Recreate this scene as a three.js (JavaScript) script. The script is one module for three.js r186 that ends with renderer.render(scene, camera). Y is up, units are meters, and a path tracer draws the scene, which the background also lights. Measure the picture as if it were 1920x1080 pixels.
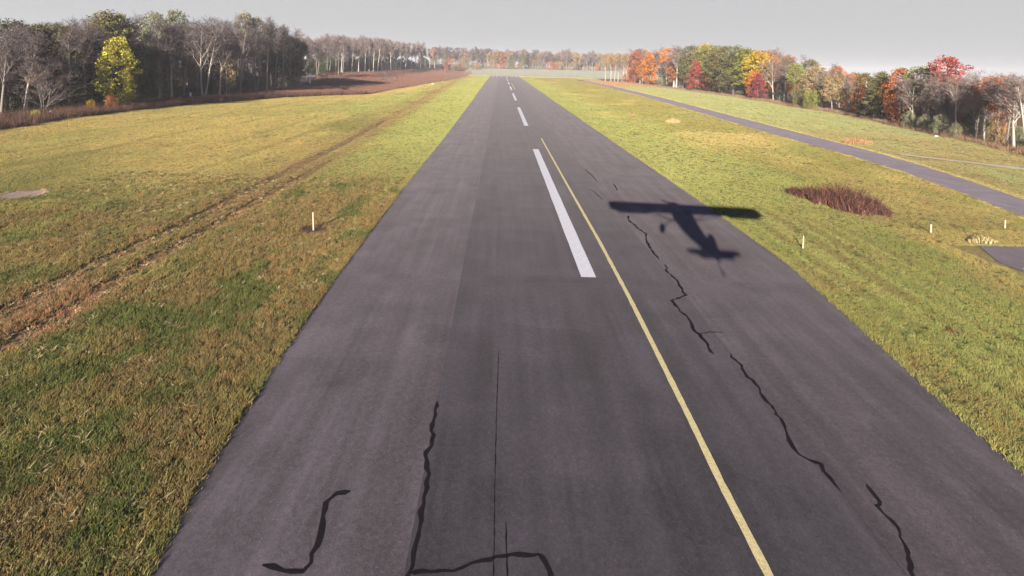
import * as THREE from 'three';
import { mergeGeometries } from 'three/addons/utils/BufferGeometryUtils.js';

// ------------------------------------------------------------------ camera, sky, sun, exposure
const scene = new THREE.Scene();
const FOCAL = 946;                                            // in pixels of a 1920 x 1080 picture
const camera = new THREE.PerspectiveCamera(2 * Math.atan(540 / FOCAL) * 180 / Math.PI, 1920 / 1080, 0.1, 9000);
camera.position.set(0, 10.3, 0);
camera.rotation.z = THREE.MathUtils.degToRad(1.5);            // a slight bank
camera.setViewOffset(1920, 1080, 20, 418, 1920, 1080);        // lens shifted down towards the runway
const renderer = new THREE.WebGLRenderer({ antialias: true });
renderer.toneMapping = THREE.LinearToneMapping;
renderer.toneMappingExposure = 3.4;
renderer.shadowMap.enabled = true;

{ // a clear autumn sky: pale near the horizon, blue overhead
  const W = 256, H = 128, d = new Float32Array(W * H * 4);
  for (let j = 0; j < H; j++) {
    const el = ((j + 0.5) / H - 0.5) * Math.PI, t = Math.min(1, Math.max(0, Math.sin(el) - 0.15) / 0.7), k = Math.pow(t, 0.45);
    for (let i = 0; i < W; i++) {
      const o = (j * W + i) * 4;
      d[o] = 0.170 + (0.012 - 0.170) * k; d[o + 1] = 0.170 + (0.028 - 0.170) * k; d[o + 2] = 0.173 + (0.11 - 0.173) * k; d[o + 3] = 1;
    }
  }
  const t = new THREE.DataTexture(d, W, H, THREE.RGBAFormat, THREE.FloatType);
  t.mapping = THREE.EquirectangularReflectionMapping; t.magFilter = THREE.LinearFilter; t.needsUpdate = true;
  scene.background = t; scene.environment = t;
}
const SUN = new THREE.Vector3(-0.309 * Math.cos(0.288), Math.sin(0.288), 0.951 * Math.cos(0.288));   // behind the camera, 16.5 degrees up
const sun = new THREE.DirectionalLight(new THREE.Color(1, 0.925, 0.82), 4.6);
sun.position.copy(SUN).multiplyScalar(300).add(new THREE.Vector3(0, 0, -120)); sun.target.position.set(0, 0, -120);
sun.castShadow = true; sun.shadow.radius = 0.7; sun.shadow.mapSize.set(4096, 4096);
Object.assign(sun.shadow.camera, { left: -200, right: 200, top: 200, bottom: -200, near: 1, far: 900 });
scene.add(sun, sun.target);
scene.fog = new THREE.FogExp2(new THREE.Color(0.93, 0.92, 0.95), 0.00025);

// ------------------------------------------------------------------ helpers
const rng = (s) => () => { s = (s + 0x6D2B79F5) | 0; let t = Math.imul(s ^ (s >>> 15), 1 | s); t = (t + Math.imul(t ^ (t >>> 7), 61 | t)) ^ t; return ((t ^ (t >>> 14)) >>> 0) / 4294967296; };
const clamp = (v, a = 0, b = 1) => Math.min(b, Math.max(a, v)), lerp = (a, b, t) => a + (b - a) * t;
const smooth = (t) => { t = clamp(t); return t * t * (3 - 2 * t); }, step = (a, b, v) => smooth((v - a) / (b - a));
const hash = (x, y) => { let h = Math.imul(x | 0, 374761393) + Math.imul(y | 0, 668265263); h = Math.imul(h ^ (h >>> 13), 1274126177); return ((h ^ (h >>> 16)) >>> 0) / 4294967296; };
const vnoise = (x, y, per = 0) => {
  const ix = Math.floor(x), iy = Math.floor(y), fx = smooth(x - ix), fy = smooth(y - iy), m = (v) => (per ? ((v % per) + per) % per : v);
  return lerp(lerp(hash(m(ix), m(iy)), hash(m(ix + 1), m(iy)), fx), lerp(hash(m(ix), m(iy + 1)), hash(m(ix + 1), m(iy + 1)), fx), fy);
};
const fbm = (x, y, n = 4) => { let s = 0, a = 0.5, t = 0; for (let i = 0; i < n; i++) { s += a * vnoise(x, y); t += a; a *= 0.5; x = x * 2.03 + 17.1; y = y * 2.03 - 9.7; } return s / t; };
const V = (x, y, z) => new THREE.Vector3(x, y, z);
const mix3 = (a, b, t) => [lerp(a[0], b[0], t), lerp(a[1], b[1], t), lerp(a[2], b[2], t)];
const taken = {};
const numbered = (n) => { const k = (taken[n] = (taken[n] ?? -1) + 1); return k ? n + '_' + String(k).padStart(3, '0') : n; };
const shade = (o) => { o.castShadow = true; o.receiveShadow = true; return o; };
function part(name, g, m, parent) { const o = shade(new THREE.Mesh(g, m)); o.name = name; parent.add(o); return o; }
function thing(name, label, category, [x, y, z] = [0, 0, 0], turn = 0, group) {
  const o = new THREE.Group(); o.name = numbered(name); o.position.set(x, y, z); o.rotation.y = turn; o.userData = { label, category };
  if (group) o.userData.group = group;
  scene.add(o); return o;
}
function setting(name, g, m, label, category) { const o = shade(new THREE.Mesh(g, m)); o.name = numbered(name); o.userData = { label, category, kind: 'structure' }; scene.add(o); return o; }
function texture(w, h, fn, srgb = true) {
  const d = new Uint8Array(w * h * 4), c = [0, 0, 0];
  for (let j = 0; j < h; j++) for (let i = 0; i < w; i++) { fn(i, j, c); const o = (j * w + i) * 4; d[o] = clamp(c[0]) * 255; d[o + 1] = clamp(c[1]) * 255; d[o + 2] = clamp(c[2]) * 255; d[o + 3] = 255; }
  const t = new THREE.DataTexture(d, w, h); t.wrapS = t.wrapT = THREE.RepeatWrapping; t.magFilter = THREE.LinearFilter; t.minFilter = THREE.LinearMipmapLinearFilter; t.generateMipmaps = true;
  if (srgb) t.colorSpace = THREE.SRGBColorSpace; t.needsUpdate = true; return t;
}
const rgb = (r, g, b) => new THREE.Color().setRGB(r, g, b);
const std = (c, o = {}) => new THREE.MeshStandardMaterial({ color: rgb(...c), roughness: 0.85, ...o });
class Shape {                                                   // collects tubes and leaves into one geometry
  constructor() { this.p = []; this.i = []; this.c = []; }
  tube(pts, rad, n, col = [1, 1, 1]) {
    const up = V(0, 1, 0), a = V(), b = V(), dir = V(); let base = this.p.length / 3;
    for (let k = 0; k < pts.length; k++) {
      dir.subVectors(pts[Math.min(k + 1, pts.length - 1)], pts[Math.max(k - 1, 0)]).normalize();
      a.crossVectors(dir, Math.abs(dir.y) > 0.95 ? V(1, 0, 0) : up).normalize(); b.crossVectors(dir, a);
      for (let s = 0; s < n; s++) { const t = s / n * Math.PI * 2, x = Math.cos(t) * rad[k], y = Math.sin(t) * rad[k]; this.p.push(pts[k].x + a.x * x + b.x * y, pts[k].y + a.y * x + b.y * y, pts[k].z + a.z * x + b.z * y); this.c.push(...col); }
      if (k) for (let s = 0; s < n; s++) { const q = base + (k - 1) * n + s, r = base + (k - 1) * n + (s + 1) % n; this.i.push(q, r, q + n, r, r + n, q + n); }
    }
  }
  tri(a, b, c, col = [1, 1, 1]) { const n = this.p.length / 3; this.p.push(a.x, a.y, a.z, b.x, b.y, b.z, c.x, c.y, c.z); this.c.push(...col, ...col, ...col); this.i.push(n, n + 1, n + 2); }
  quad(a, b, c, d, col = [1, 1, 1]) { const n = this.p.length / 3; this.p.push(a.x, a.y, a.z, b.x, b.y, b.z, c.x, c.y, c.z, d.x, d.y, d.z); this.c.push(...col, ...col, ...col, ...col); this.i.push(n, n + 1, n + 2, n, n + 2, n + 3); }
  done() {
    const g = new THREE.BufferGeometry(); g.setAttribute('position', new THREE.Float32BufferAttribute(this.p, 3)); g.setAttribute('color', new THREE.Float32BufferAttribute(this.c, 3)); g.setIndex(this.i); g.computeVertexNormals(); return g;
  }
}
// lines along the ground: [[x, z], ...]
const along = (line, z, key = 1, val = 0) => { // value of the line at a z (line ordered by falling z)
  for (let i = 0; i + 1 < line.length; i++) if (z <= line[i][key] && z >= line[i + 1][key]) return lerp(line[i][val], line[i + 1][val], (z - line[i][key]) / (line[i + 1][key] - line[i][key]));
  return z > line[0][key] ? line[0][val] : line[line.length - 1][val];
};
function sheet(left, right, y, uvScale = 1, cross = 1) {        // a flat strip between two lines with the same number of points
  const p = [], uv = [], idx = [];
  for (let k = 0; k < left.length; k++) for (let s = 0; s <= cross; s++) {
    const x = lerp(left[k][0], right[k][0], s / cross), z = lerp(left[k][1], right[k][1], s / cross); p.push(x, y, z); uv.push(x * uvScale, -z * uvScale);
    if (k && s) { const q = k * (cross + 1) + s, r = q - cross - 1; idx.push(r - 1, r, q, r - 1, q, q - 1); }
  }
  const g = new THREE.BufferGeometry(); g.setAttribute('position', new THREE.Float32BufferAttribute(p, 3)); g.setAttribute('uv', new THREE.Float32BufferAttribute(uv, 2)); g.setIndex(idx); g.computeVertexNormals();
  if (g.attributes.normal.getY(0) < 0) { for (let k = 0; k < idx.length; k += 3) [idx[k], idx[k + 1]] = [idx[k + 1], idx[k]]; g.setIndex(idx); g.computeVertexNormals(); }
  return g;
}
function ribbon(line, width, y, seed, rough = 0.35) {           // a thin painted or sealed line with uneven edges
  const R = rng(seed), pts = [];
  for (let k = 0; k + 1 < line.length; k++) { const n = Math.max(1, Math.round(Math.hypot(line[k + 1][0] - line[k][0], line[k + 1][1] - line[k][1]) / Math.max(0.12, width * 1.6))); for (let s = 0; s < n; s++) pts.push([lerp(line[k][0], line[k + 1][0], s / n), lerp(line[k][1], line[k + 1][1], s / n)]); }
  pts.push(line[line.length - 1]);
  const L = [], Q = [], j = rough > 0.3 ? width * 0.6 : 0;
  pts.forEach((p, k) => {
    const a = pts[Math.max(0, k - 1)], b = pts[Math.min(pts.length - 1, k + 1)], l = Math.hypot(b[0] - a[0], b[1] - a[1]) || 1, nx = -(b[1] - a[1]) / l, nz = (b[0] - a[0]) / l;
    const w = width / 2 * (1 + (R() - 0.5) * rough * 2) * (rough > 0.3 && (k === 0 || k === pts.length - 1) ? 0.25 : 1), ox = (R() - 0.5) * j, oz = (R() - 0.5) * j;
    L.push([p[0] + nx * w + ox, p[1] + nz * w + oz]); Q.push([p[0] - nx * w + ox, p[1] - nz * w + oz]);
  });
  return sheet(L, Q, y);
}

// ------------------------------------------------------------------ the ground
const EDGE_L = [[-6.4, 40], [-6.6, 0], [-6.82, -10], [-7.08, -11.8], [-7.31, -14.3], [-7.51, -17.9], [-7.73, -24], [-7.85, -38], [-7.75, -69], [-8.2, -160], [-9.4, -300], [-10.3, -462]];
const EDGE_R = [[13.0, 40], [13.3, 0], [13.7, -10], [13.99, -13.2], [14.34, -16.2], [15.04, -21.2], [15.75, -27], [15.98, -38], [15.97, -57], [16.0, -82], [16.05, -149], [16.4, -300], [16.8, -462]];
const TAXI_N = [[36, -25], [39.1, -37.5], [41.1, -44.9], [43.1, -53.3], [44.2, -63.5], [44.8, -74.2], [45.8, -92.1], [48.7, -127.3], [52.2, -175.3], [56.2, -278.6], [58, -380]];
const TAXI_F = [[41, -29], [44.2, -41], [46.6, -49.3], [48.6, -57.9], [50.1, -68], [50.8, -78.5], [52, -96.5], [54.6, -131], [58.4, -180], [63.5, -284], [66, -384]];
const TRACK = [[-19.2, 10], [-19.43, -19.8], [-19.67, -23.9], [-19.2, -29.7], [-19.4, -39.8], [-19.6, -62.6], [-20.9, -111], [-24.5, -212.8], [-28, -300]];
const TRACK2 = [[-17.2, 10], [-17.27, -17.7], [-17.2, -20.4], [-17.3, -26], [-17.3, -31.3], [-17.4, -60]];
const HEDGE = [[-62, -40], [-65.4, -66.1], [-67.4, -76.2], [-68.2, -93.8], [-65.1, -114.5], [-55.8, -139.6], [-48, -150], [-41, -156.1], [-38.3, -214.5], [-29.5, -347], [-30.2, -524], [-36, -620]];
const BASE_R = [[66, -52], [70, -66], [74, -76], [76.5, -87], [79, -98], [84, -112], [88, -130], [88, -150], [92, -170], [94, -200], [93, -235], [93, -270], [90, -310], [88, -350], [78, -395], [85, -430]];   // foot of the wood beyond the taxiway
const rise = (x, z) => 6 * smooth((-z - 470) / 260) + 3 * smooth((-x - 50) / 40) * smooth((-z - 190) / 90);
const paved = (x, z, m = 0) => (x > along(EDGE_L, z) - m && x < along(EDGE_R, z) + m && z > -464 - m) || (z < -24 && z > -400 && x > along(TAXI_N, z) - m && x < along(TAXI_F, z) + m) || (x > 27.4 - m && z > -31 - m && z < -20 && x < 60);
const TRAIL = [[51.6, -66.6], [54.5, -63.1], [57.6, -59.2], [61, -56.2], [68, -51.6], [80, -44.5]];
const onTrail = (x, z) => x > 51.5 && x < 80 && Math.abs(z - TRAIL.slice(1).reduce((v, q, k) => (x >= TRAIL[k][0] && x <= q[0] ? lerp(TRAIL[k][1], q[1], (x - TRAIL[k][0]) / (q[0] - TRAIL[k][0])) : v), 0)) < 1.25;
const rutted = (x, z) => Math.max(Math.exp(-(((x - along(TRACK, z)) / 0.75) ** 2)), Math.exp(-(((x - along(TRACK2, z)) / 0.6) ** 2)) * step(-62, -45, z));
function height(x, z) {
  const away = clamp(Math.min(along(EDGE_L, z) - x > 0 ? along(EDGE_L, z) - x : x - along(EDGE_R, z), z > -400 ? Math.max(along(TAXI_N, z) - x, x - along(TAXI_F, z)) : 9, x > 20 && z > -40 ? Math.max(27 - x, -31.5 - z) : 9) / 4 - 0.1);
  const lumps = (fbm(x / 7, z / 9, 3) - 0.5) * 0.34 + (fbm(x / 2.2 + 40, z / 2.2, 2) - 0.5) * 0.07;
  return rise(x, z) + away * (lumps - 0.1 * rutted(x, z)) * (z < -464 ? 0.3 : 1);
}
// what grows where (base colours, linear)
const DRY = [0.325, 0.242, 0.092], GREEN = [0.158, 0.152, 0.052], FRESH = [0.262, 0.254, 0.088], BROWN = [0.165, 0.113, 0.053], SOIL = [0.27, 0.145, 0.085], RUST = [0.22, 0.092, 0.056], PALE = [0.52, 0.50, 0.37], DEEP = [0.085, 0.10, 0.03], STRAW = [0.36, 0.27, 0.11];
const withered = (x, z) => step(1.25, 0.75, Math.hypot((x + 15) / 18, (z + 18) / 27) + (fbm(x / 9, z / 12, 4) - 0.5) * 1.3);
function cover(x, z) {
  const d = -z, n1 = fbm(x / 11, z / 16, 4), n2 = fbm(x / 3.1 + 9, z / 4.2, 3), n3 = fbm(x / 0.9, z / 1.3 + 30, 2);
  let c;
  if (z < -455 && x > -42) { c = mix3(PALE, FRESH, 0.25 * n1); if (d < 490) c = mix3(c, mix3(FRESH, DRY, n1), step(486, 462, d)); }
  else if (x < 4) {
    const out = along(EDGE_L, z) - x;
    c = mix3(GREEN, DRY, step(0.3, 0.72, n1 + 0.004 * (out - 14)));
    c = mix3(c, DRY, step(14, 34, out) * step(26, 60, d) * (0.55 + 0.45 * step(0.35, 0.6, n1)));
    c = mix3(c, FRESH, step(38, 66, d) * step(13, 5, out + (n2 - 0.5) * 8) * 0.9);
    c = mix3(c, FRESH, step(60, 130, d) * step(36, 14, out + (n1 - 0.5) * 40) * 0.75);
    const thatch = withered(x, z);   // coarse half withered turf
    c = mix3(c, BROWN, thatch * step(0.34, 0.6, n2 * 0.6 + n1 * 0.5) * 0.85); c = mix3(c, DEEP, thatch * step(0.5, 0.68, fbm(x / 1.7 - 5, z / 2 + 3, 3)) * 0.85);
    const drag = vnoise(x * 0.85 + 4, z * 0.035); c = mix3(c, mix3(GREEN, BROWN, 0.5), step(0.62, 0.85, drag) * 0.5 * step(10, 16, out)); c = mix3(c, FRESH, step(0.6, 0.85, vnoise(x * 1.1 - 9, z * 0.04)) * 0.35);
    c = mix3(c, SOIL, clamp(rutted(x, z) * (0.25 + 1.1 * n2)) * (d < 45 ? 0.95 : 0.6));
    c = mix3(c, SOIL, step(1.6, 0.4, Math.abs(x + 18.4) - 0.7) * step(34, 18, d) * step(0.35, 0.6, n2) * 0.9);
    c = mix3(c, mix3(BROWN, SOIL, 0.35), step(3.4, 0.6, Math.abs(x - along(TRACK, z) - 0.7 + (n2 - 0.5) * 1.6)) * (0.3 + 0.6 * n2)); c = mix3(c, BROWN, step(2.2, 0.5, Math.abs(x - along(TRACK, z) + 3.2)) * (0.2 + 0.5 * n2) * 0.7);
    const dx = along(HEDGE, z) - x; if (dx > -1) c = mix3(c, d > 150 ? mix3(mix3(RUST, [0.15, 0.11, 0.105], step(0.3, 0.65, n1 + 0.004 * dx)), [0.32, 0.22, 0.17], step(0.6, 0.75, vnoise(x / 34 + 2, z / 9))) : mix3(BROWN, RUST, 0.4 * n2), step(-1, 1.5, dx));
    if (d > 150 && d < 240) c = mix3(c, STRAW, step(10, 0, Math.abs(dx + 4 - n2 * 7)) * 0.6);
    if (Math.hypot((x + 34.8) / 1.5, (z + 36.9) / 1.2) < 0.8 + 0.5 * n2) c = [0.36, 0.26, 0.21];
    if (Math.hypot((x + 11.1) / 0.85, (z + 30.6) / 0.7) < 0.85 + 0.3 * n3) c = [0.10, 0.06, 0.045];
  } else {
    const out = x - along(EDGE_R, z), beyond = x - along(TAXI_F, z);
    c = mix3(mix3(FRESH, GREEN, 0.2), GREEN, 0.25 + 0.7 * n1 * step(80, 30, d));
    c = mix3(c, [0.195, 0.155, 0.052], step(8.5, 16, out + (n1 - 0.5) * 9) * step(30, 42, d) * (0.5 + 0.5 * step(0.35, 0.6, n2)));
    c = mix3(c, STRAW, step(30, 40, d) * step(14, 6, Math.abs(out - 17)) * step(0.5, 0.7, n1) * 0.6);
    c = mix3(c, BROWN, step(0.5, 0.66, n1 * 0.45 + n2 * 0.6) * 0.5 * step(60, 30, d));
    if (d < 34) c = mix3(c, DRY, step(8.5, 12, out + (n2 - 0.5) * 4) * 0.55);
    const lane = vnoise((x + z * 0.03) * 0.9, z * 0.02); c = mix3(c, mix3(GREEN, DRY, 0.4), step(0.6, 0.85, lane) * 0.45);
    const mow = vnoise((x + z * 0.06) * 1.7, 3.3); c = mix3(c, FRESH, step(0.55, 0.8, mow) * step(48, 30, d) * step(9, 6, out) * 0.6);
    if (beyond > 0) { c = mix3([0.23, 0.222, 0.1], [0.235, 0.185, 0.085], step(0.42, 0.66, n1) * step(120, 70, d)); c = mix3(c, BROWN, step(0.58, 0.7, n2) * 0.5 * step(90, 60, d)); }
    if (d > 34 && Math.abs(x - along(TAXI_F, z) - 0.35) < 0.45 || (d > 30 && Math.abs(x - along(TAXI_N, z) + 0.2) < 0.3 && n3 > 0.5)) c = mix3(c, STRAW, 0.8);
    const wood = x - along(BASE_R, z); c = mix3(c, mix3(BROWN, RUST, 0.3), step(-3, 0.5, wood + (n2 - 0.5) * 3));
    if (d > 280 && x > 30 && beyond > -8) c = mix3(c, mix3(DRY, RUST, 0.5), 0.6 * step(0.3, 0.6, n1));
  }
  const k = 0.86 + 0.2 * n2 + 0.08 * n3; return [c[0] * k, c[1] * k, c[2] * k];
}
const dirtMap = texture(512, 512, (i, j, c) => {
  const u = i / 512, v = j / 512, a = vnoise(u * 32, v * 32, 32), b = vnoise(u * 96, v * 96, 96), e = vnoise(u * 220, v * 220, 220), k = 0.62 + 0.16 * a + 0.2 * b + 0.16 * e;
  c[0] = k; c[1] = k * (0.97 + 0.05 * a); c[2] = k * (0.94 + 0.08 * b);
});
dirtMap.repeat.set(0.25, 0.25);
{
  const xs = [], zs = [];
  for (let x = -1400; x < -130; x += 90) xs.push(x); for (let x = -130; x < -60; x += 2.5) xs.push(x); for (let x = -60; x < 56; x += 0.55) xs.push(x); for (let x = 56; x < 130; x += 2.5) xs.push(x); for (let x = 130; x <= 1400; x += 90) xs.push(x);
  for (let z = 60; z > -8; z -= 4) zs.push(z); for (let z = -8, s = 0.45; z > -500;) { zs.push(z); s = Math.max(0.45, -z * 0.014); z -= s; } for (let z = -500; z > -800; z -= 18) zs.push(z); for (let z = -800; z >= -2600; z -= 150) zs.push(z);
  const p = new Float32Array(xs.length * zs.length * 3), c = new Float32Array(p.length), uv = new Float32Array(xs.length * zs.length * 2), idx = []; let o = 0;
  zs.forEach((z, j) => xs.forEach((x, i) => {
    const k = cover(x, z); p[o * 3] = x; p[o * 3 + 1] = height(x, z); p[o * 3 + 2] = z; c.set(k, o * 3); uv[o * 2] = x; uv[o * 2 + 1] = z;
    if (i && j) { const w = xs.length; idx.push(o - w - 1, o - 1, o, o - w - 1, o, o - w); } o++;
  }));
  const g = new THREE.BufferGeometry(); g.setAttribute('position', new THREE.BufferAttribute(p, 3)); g.setAttribute('color', new THREE.BufferAttribute(c, 3)); g.setAttribute('uv', new THREE.BufferAttribute(uv, 2)); g.setIndex(idx); g.computeVertexNormals();
  setting('ground', g, new THREE.MeshPhysicalMaterial({ vertexColors: true, map: dirtMap, roughness: 0.95, specularIntensity: 0.2, bumpMap: dirtMap, bumpScale: 0.03 }), 'rough airfield ground of dry turf and bare soil around the runway', 'ground');
}
// ------------------------------------------------------------------ runway, its lanes, markings and cracks
const asphalt = (seed, base, streak) => {
  const t = texture(512, 1024, (i, j, c) => {
    const u = i / 512, v = j / 1024, s = vnoise(u * 26 + seed, v * 4, 0) * 0.5 + vnoise(u * 70 + seed, v * 6 + seed, 0) * 0.3, m = vnoise(u * 12, v * 24, 12), e = hash(i + seed * 977, j), q = vnoise(u * 128, v * 256, 128), w = Math.min(1, v * 12, (1 - v) * 12);
    const k = 1 + (s - 0.4) * streak * w + (m - 0.5) * 0.16 + (e - 0.5) * 0.24 + (q - 0.5) * 0.14 + (e > 0.985 ? 0.22 : 0) - (vnoise(u * 5 + seed, v * 10, 0) > 0.82 ? 0.07 : 0); c[0] = base[0] * k; c[1] = base[1] * k; c[2] = base[2] * k;
  });
  t.repeat.set(1 / 12, 1 / 24); return t;
};
const paving = (seed, base, streak) => { const map = asphalt(seed, base, streak); return new THREE.MeshPhysicalMaterial({ map, roughness: 0.82, bumpMap: map, bumpScale: 0.012, specularIntensity: 0.12, sheen: 0.2, sheenColor: rgb(0.62, 0.55, 0.56), sheenRoughness: 1 }); };
const laneLight = paving(3, [0.296, 0.270, 0.280], 0.42), laneDark = paving(11, [0.222, 0.207, 0.220], 0.42), laneMid = paving(23, [0.266, 0.240, 0.250], 0.5);
const zs = EDGE_L.map((p) => p[1]).concat(EDGE_R.map((p) => p[1])).concat([-2, -5, -8, -30, -34, -46, -110, -200, -250, -400]).sort((a, b) => b - a).filter((z, i, a) => !i || a[i - 1] - z > 0.05);
for (let z = -6; z > -70; z -= 0.4) zs.push(z); zs.sort((p, q) => q - p);
const line = (f) => zs.map((z) => [f(z), z]), rag = (z, s) => (fbm(z * 0.9 + s, s, 3) - 0.5) * 0.3 * step(-75, -55, z);
const runway = new THREE.Group(); runway.name = 'runway'; runway.userData = { label: 'long grey asphalt runway with cracked lanes and painted lines', category: 'runway', kind: 'structure' }; scene.add(runway);
const SEAM = -1.68, SEAM2 = 8.62;
part('paving_lane', sheet(line((z) => along(EDGE_L, z) + rag(z, 3)), line(() => SEAM), 0.03), laneLight, runway).userData.label = 'lighter worn asphalt lane';
part('paving_lane', sheet(line(() => SEAM + 0.006), line(() => SEAM2), 0.03), laneDark, runway).userData.label = 'darker middle asphalt lane';
part('paving_lane', sheet(line(() => SEAM2 + 0.006), line((z) => along(EDGE_R, z) + rag(z, 8)), 0.03), laneMid, runway).userData.label = 'mid grey asphalt lane with long cracks';
part('paving_edge', sheet(line((z) => along(EDGE_L, z) + rag(z, 3) - 0.07), line((z) => along(EDGE_L, z) + rag(z, 3) + 0.004), 0.012), std([0.03, 0.027, 0.027]), runway);
part('paving_edge', sheet(line((z) => along(EDGE_R, z) + rag(z, 8) - 0.004), line((z) => along(EDGE_R, z) + rag(z, 8) + 0.07), 0.012), std([0.03, 0.027, 0.027]), runway);
const wear = (r, g, b) => texture(512, 512, (i, j, c) => { const a = vnoise(i / 5, j / 5, 0), f = vnoise(i / 40, j / 24, 0), e = hash(i, j), chip = a * 0.6 + e * 0.25 + f * 0.3 < 0.3 ? 0.55 : 1, k = (0.84 + 0.16 * a + 0.12 * (e - 0.5) - 0.14 * f) * chip; c[0] = r * k; c[1] = g * k; c[2] = b * k; });
const whitePaint = new THREE.MeshStandardMaterial({ map: wear(0.86, 0.85, 0.85), roughness: 0.7 }), yellowPaint = new THREE.MeshStandardMaterial({ map: wear(0.85, 0.78, 0.55), roughness: 0.7 });
const seal = new THREE.MeshPhysicalMaterial({ color: rgb(0.012, 0.009, 0.011), roughness: 0.9, specularIntensity: 0.1 });
for (let k = 0; k < 8; k++) { const z0 = -24.7 - 61.6 * k, z1 = Math.max(z0 - 37.6, -461); part('centre_stripe', ribbon([[4.55, z0], [4.5, z1]], 0.72, 0.036, 40 + k, 0.03), whitePaint, runway); }
part('yellow_line', ribbon([[5.7, 20], [5.73, -10.2], [5.75, -12.6], [5.83, -14.8], [5.91, -18.1], [6.01, -22.6], [6.07, -29.7], [6.01, -43.5], [5.96, -71.8]], 0.19, 0.036, 7, 0.12), yellowPaint, runway).userData.label = 'long thin yellow line beside the centre stripes';
part('yellow_line', ribbon([[6.15, -215], [6.1, -291]], 0.3, 0.036, 8, 0.1), yellowPaint, runway).userData.label = 'short faint line far along the runway';
for (let k = 0; k < 6; k++) part('threshold_bar', ribbon([[-7.5 + k * 3.9 + (k > 2 ? 1.6 : 0), -444], [-7.5 + k * 3.9 + (k > 2 ? 1.6 : 0), -461]], 1.7, 0.036, 60 + k, 0.03), whitePaint, runway);
const cracks = [
  [0.11, [[-1.68, -15.35], [-1.67, -14.31], [-1.62, -13.53], [-1.75, -13.34], [-1.6, -12.82], [-1.53, -11.74], [-1.55, -10.95], [-1.54, -10.35], [-1.62, -10.05], [-1.6, -8.5]]],
  [0.09, [[-1.58, -10.17], [-0.7, -10.23], [-0.17, -10.44], [0.38, -10.56], [1.06, -10.62], [1.21, -10.44], [1.28, -10.13], [1.3, -9]]],
  [0.11, [[-3.34, -12.07], [-3.66, -11.98], [-3.83, -11.74], [-3.69, -11.19], [-3.61, -10.69], [-3.65, -10.29], [-3.74, -10.11], [-4.12, -10.13], [-4.58, -10.27]]],
  [0.11, [[8.72, -50.89], [8.89, -47.93], [8.9, -45.32]]], [0.11, [[10.23, -44.87], [10.03, -42.34]]], [0.08, [[7.6, -42.43], [7.96, -41.75], [8.17, -39.32]]],
  [0.12, [[9.14, -35.23], [8.91, -34.06], [9.06, -32.59], [9.29, -31.38], [8.95, -29.97], [8.8, -28.62], [8.76, -27.23]]],
  [0.11, [[8.93, -26.58], [8.69, -25.69], [8.8, -24.44], [8.69, -23.02], [7.84, -22.43], [7.84, -21.94], [7.98, -20.79], [7.9, -20.06], [7.98, -19.19], [7.98, -18.22]]],
  [0.05, [[7.96, -19.66], [8.44, -19.82], [9.03, -19.82]]],
  [0.1, [[8.61, -18.33], [8.62, -17.86], [8.52, -16.96], [8.68, -16.39], [8.53, -15.88], [8.55, -14.92], [8.29, -14.05], [8.31, -13.58], [8.67, -13.24], [8.61, -12.42]]],
  [0.09, [[9.42, -12.69], [9.42, -12.37], [9.22, -11.83], [9.28, -11.44], [9.12, -11.06], [8.72, -10.31], [8.6, -8.8]]],
  [0.022, [[0.17, -18.15], [0.12, -14.39], [0.11, -12.54], [0.11, -10.13], [0.1, -6]]], [0.03, [[0.37, -11.37], [0.39, -10.13], [0.4, -8]]],
];
const jagged = (l, seed, amp = 0.13) => { const R = rng(seed), o = []; for (let k = 0; k + 1 < l.length; k++) { const len = Math.hypot(l[k + 1][0] - l[k][0], l[k + 1][1] - l[k][1]), n = Math.max(1, Math.round(len / 0.22)); for (let s = 0; s < n; s++) o.push([lerp(l[k][0], l[k + 1][0], s / n) + (s ? (R() - 0.5) * amp : 0), lerp(l[k][1], l[k + 1][1], s / n)]); } o.push(l[l.length - 1]); return o; };
cracks.forEach(([w, l], k) => {
  part('crack', ribbon(k < 3 ? jagged(l, 300 + k, 0.05) : k < 11 ? jagged(l, 300 + k) : l, w, 0.034, 100 + k, k < 3 ? 0.4 : 0.6), seal, runway);
});

const taxi = setting('taxiway', sheet(TAXI_N, TAXI_F, 0.03, 1, 3), paving(31, [0.335, 0.305, 0.335], 0.15), 'narrow grey taxiway running beside the runway through the grass', 'taxiway');
const apron = setting('apron', sheet([[29.4, -30.7], [28.7, -29.4], [28.05, -28.2], [28.0, -26.8], [29, -24], [30, -20]], [[60, -32.2], [60, -29.4], [60, -28.2], [60, -26.8], [60, -24], [60, -20]], 0.03), paving(37, [0.285, 0.255, 0.275], 0.15), 'dark asphalt apron corner in the grass beside the runway', 'apron');
part('apron_marking', ribbon([[28.5, -27.25], [31, -27.1]], 0.16, 0.036, 90, 0.1), whitePaint, apron);
part('apron_kerb', ribbon([[28.6, -30.95], [60, -32.4]], 0.16, 0.034, 91, 0.2), std([0.42, 0.36, 0.22]), apron);
setting('scrub_path', (() => { const L = [[-70, -204], [-62, -190], [-54, -175], [-47, -163.5], [-42.5, -158]], Q = L.map(([x, z]) => [x + 0.9, z + 0.9]); const g = sheet(L, Q, 0.2, 1, 2), p = g.attributes.position; for (let i = 0; i < p.count; i++) p.setY(i, height(p.getX(i), p.getZ(i)) + 0.05); return g; })(), std([0.5, 0.36, 0.2]), 'pale straw coloured path crossing the red brown scrub', 'path');
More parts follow.
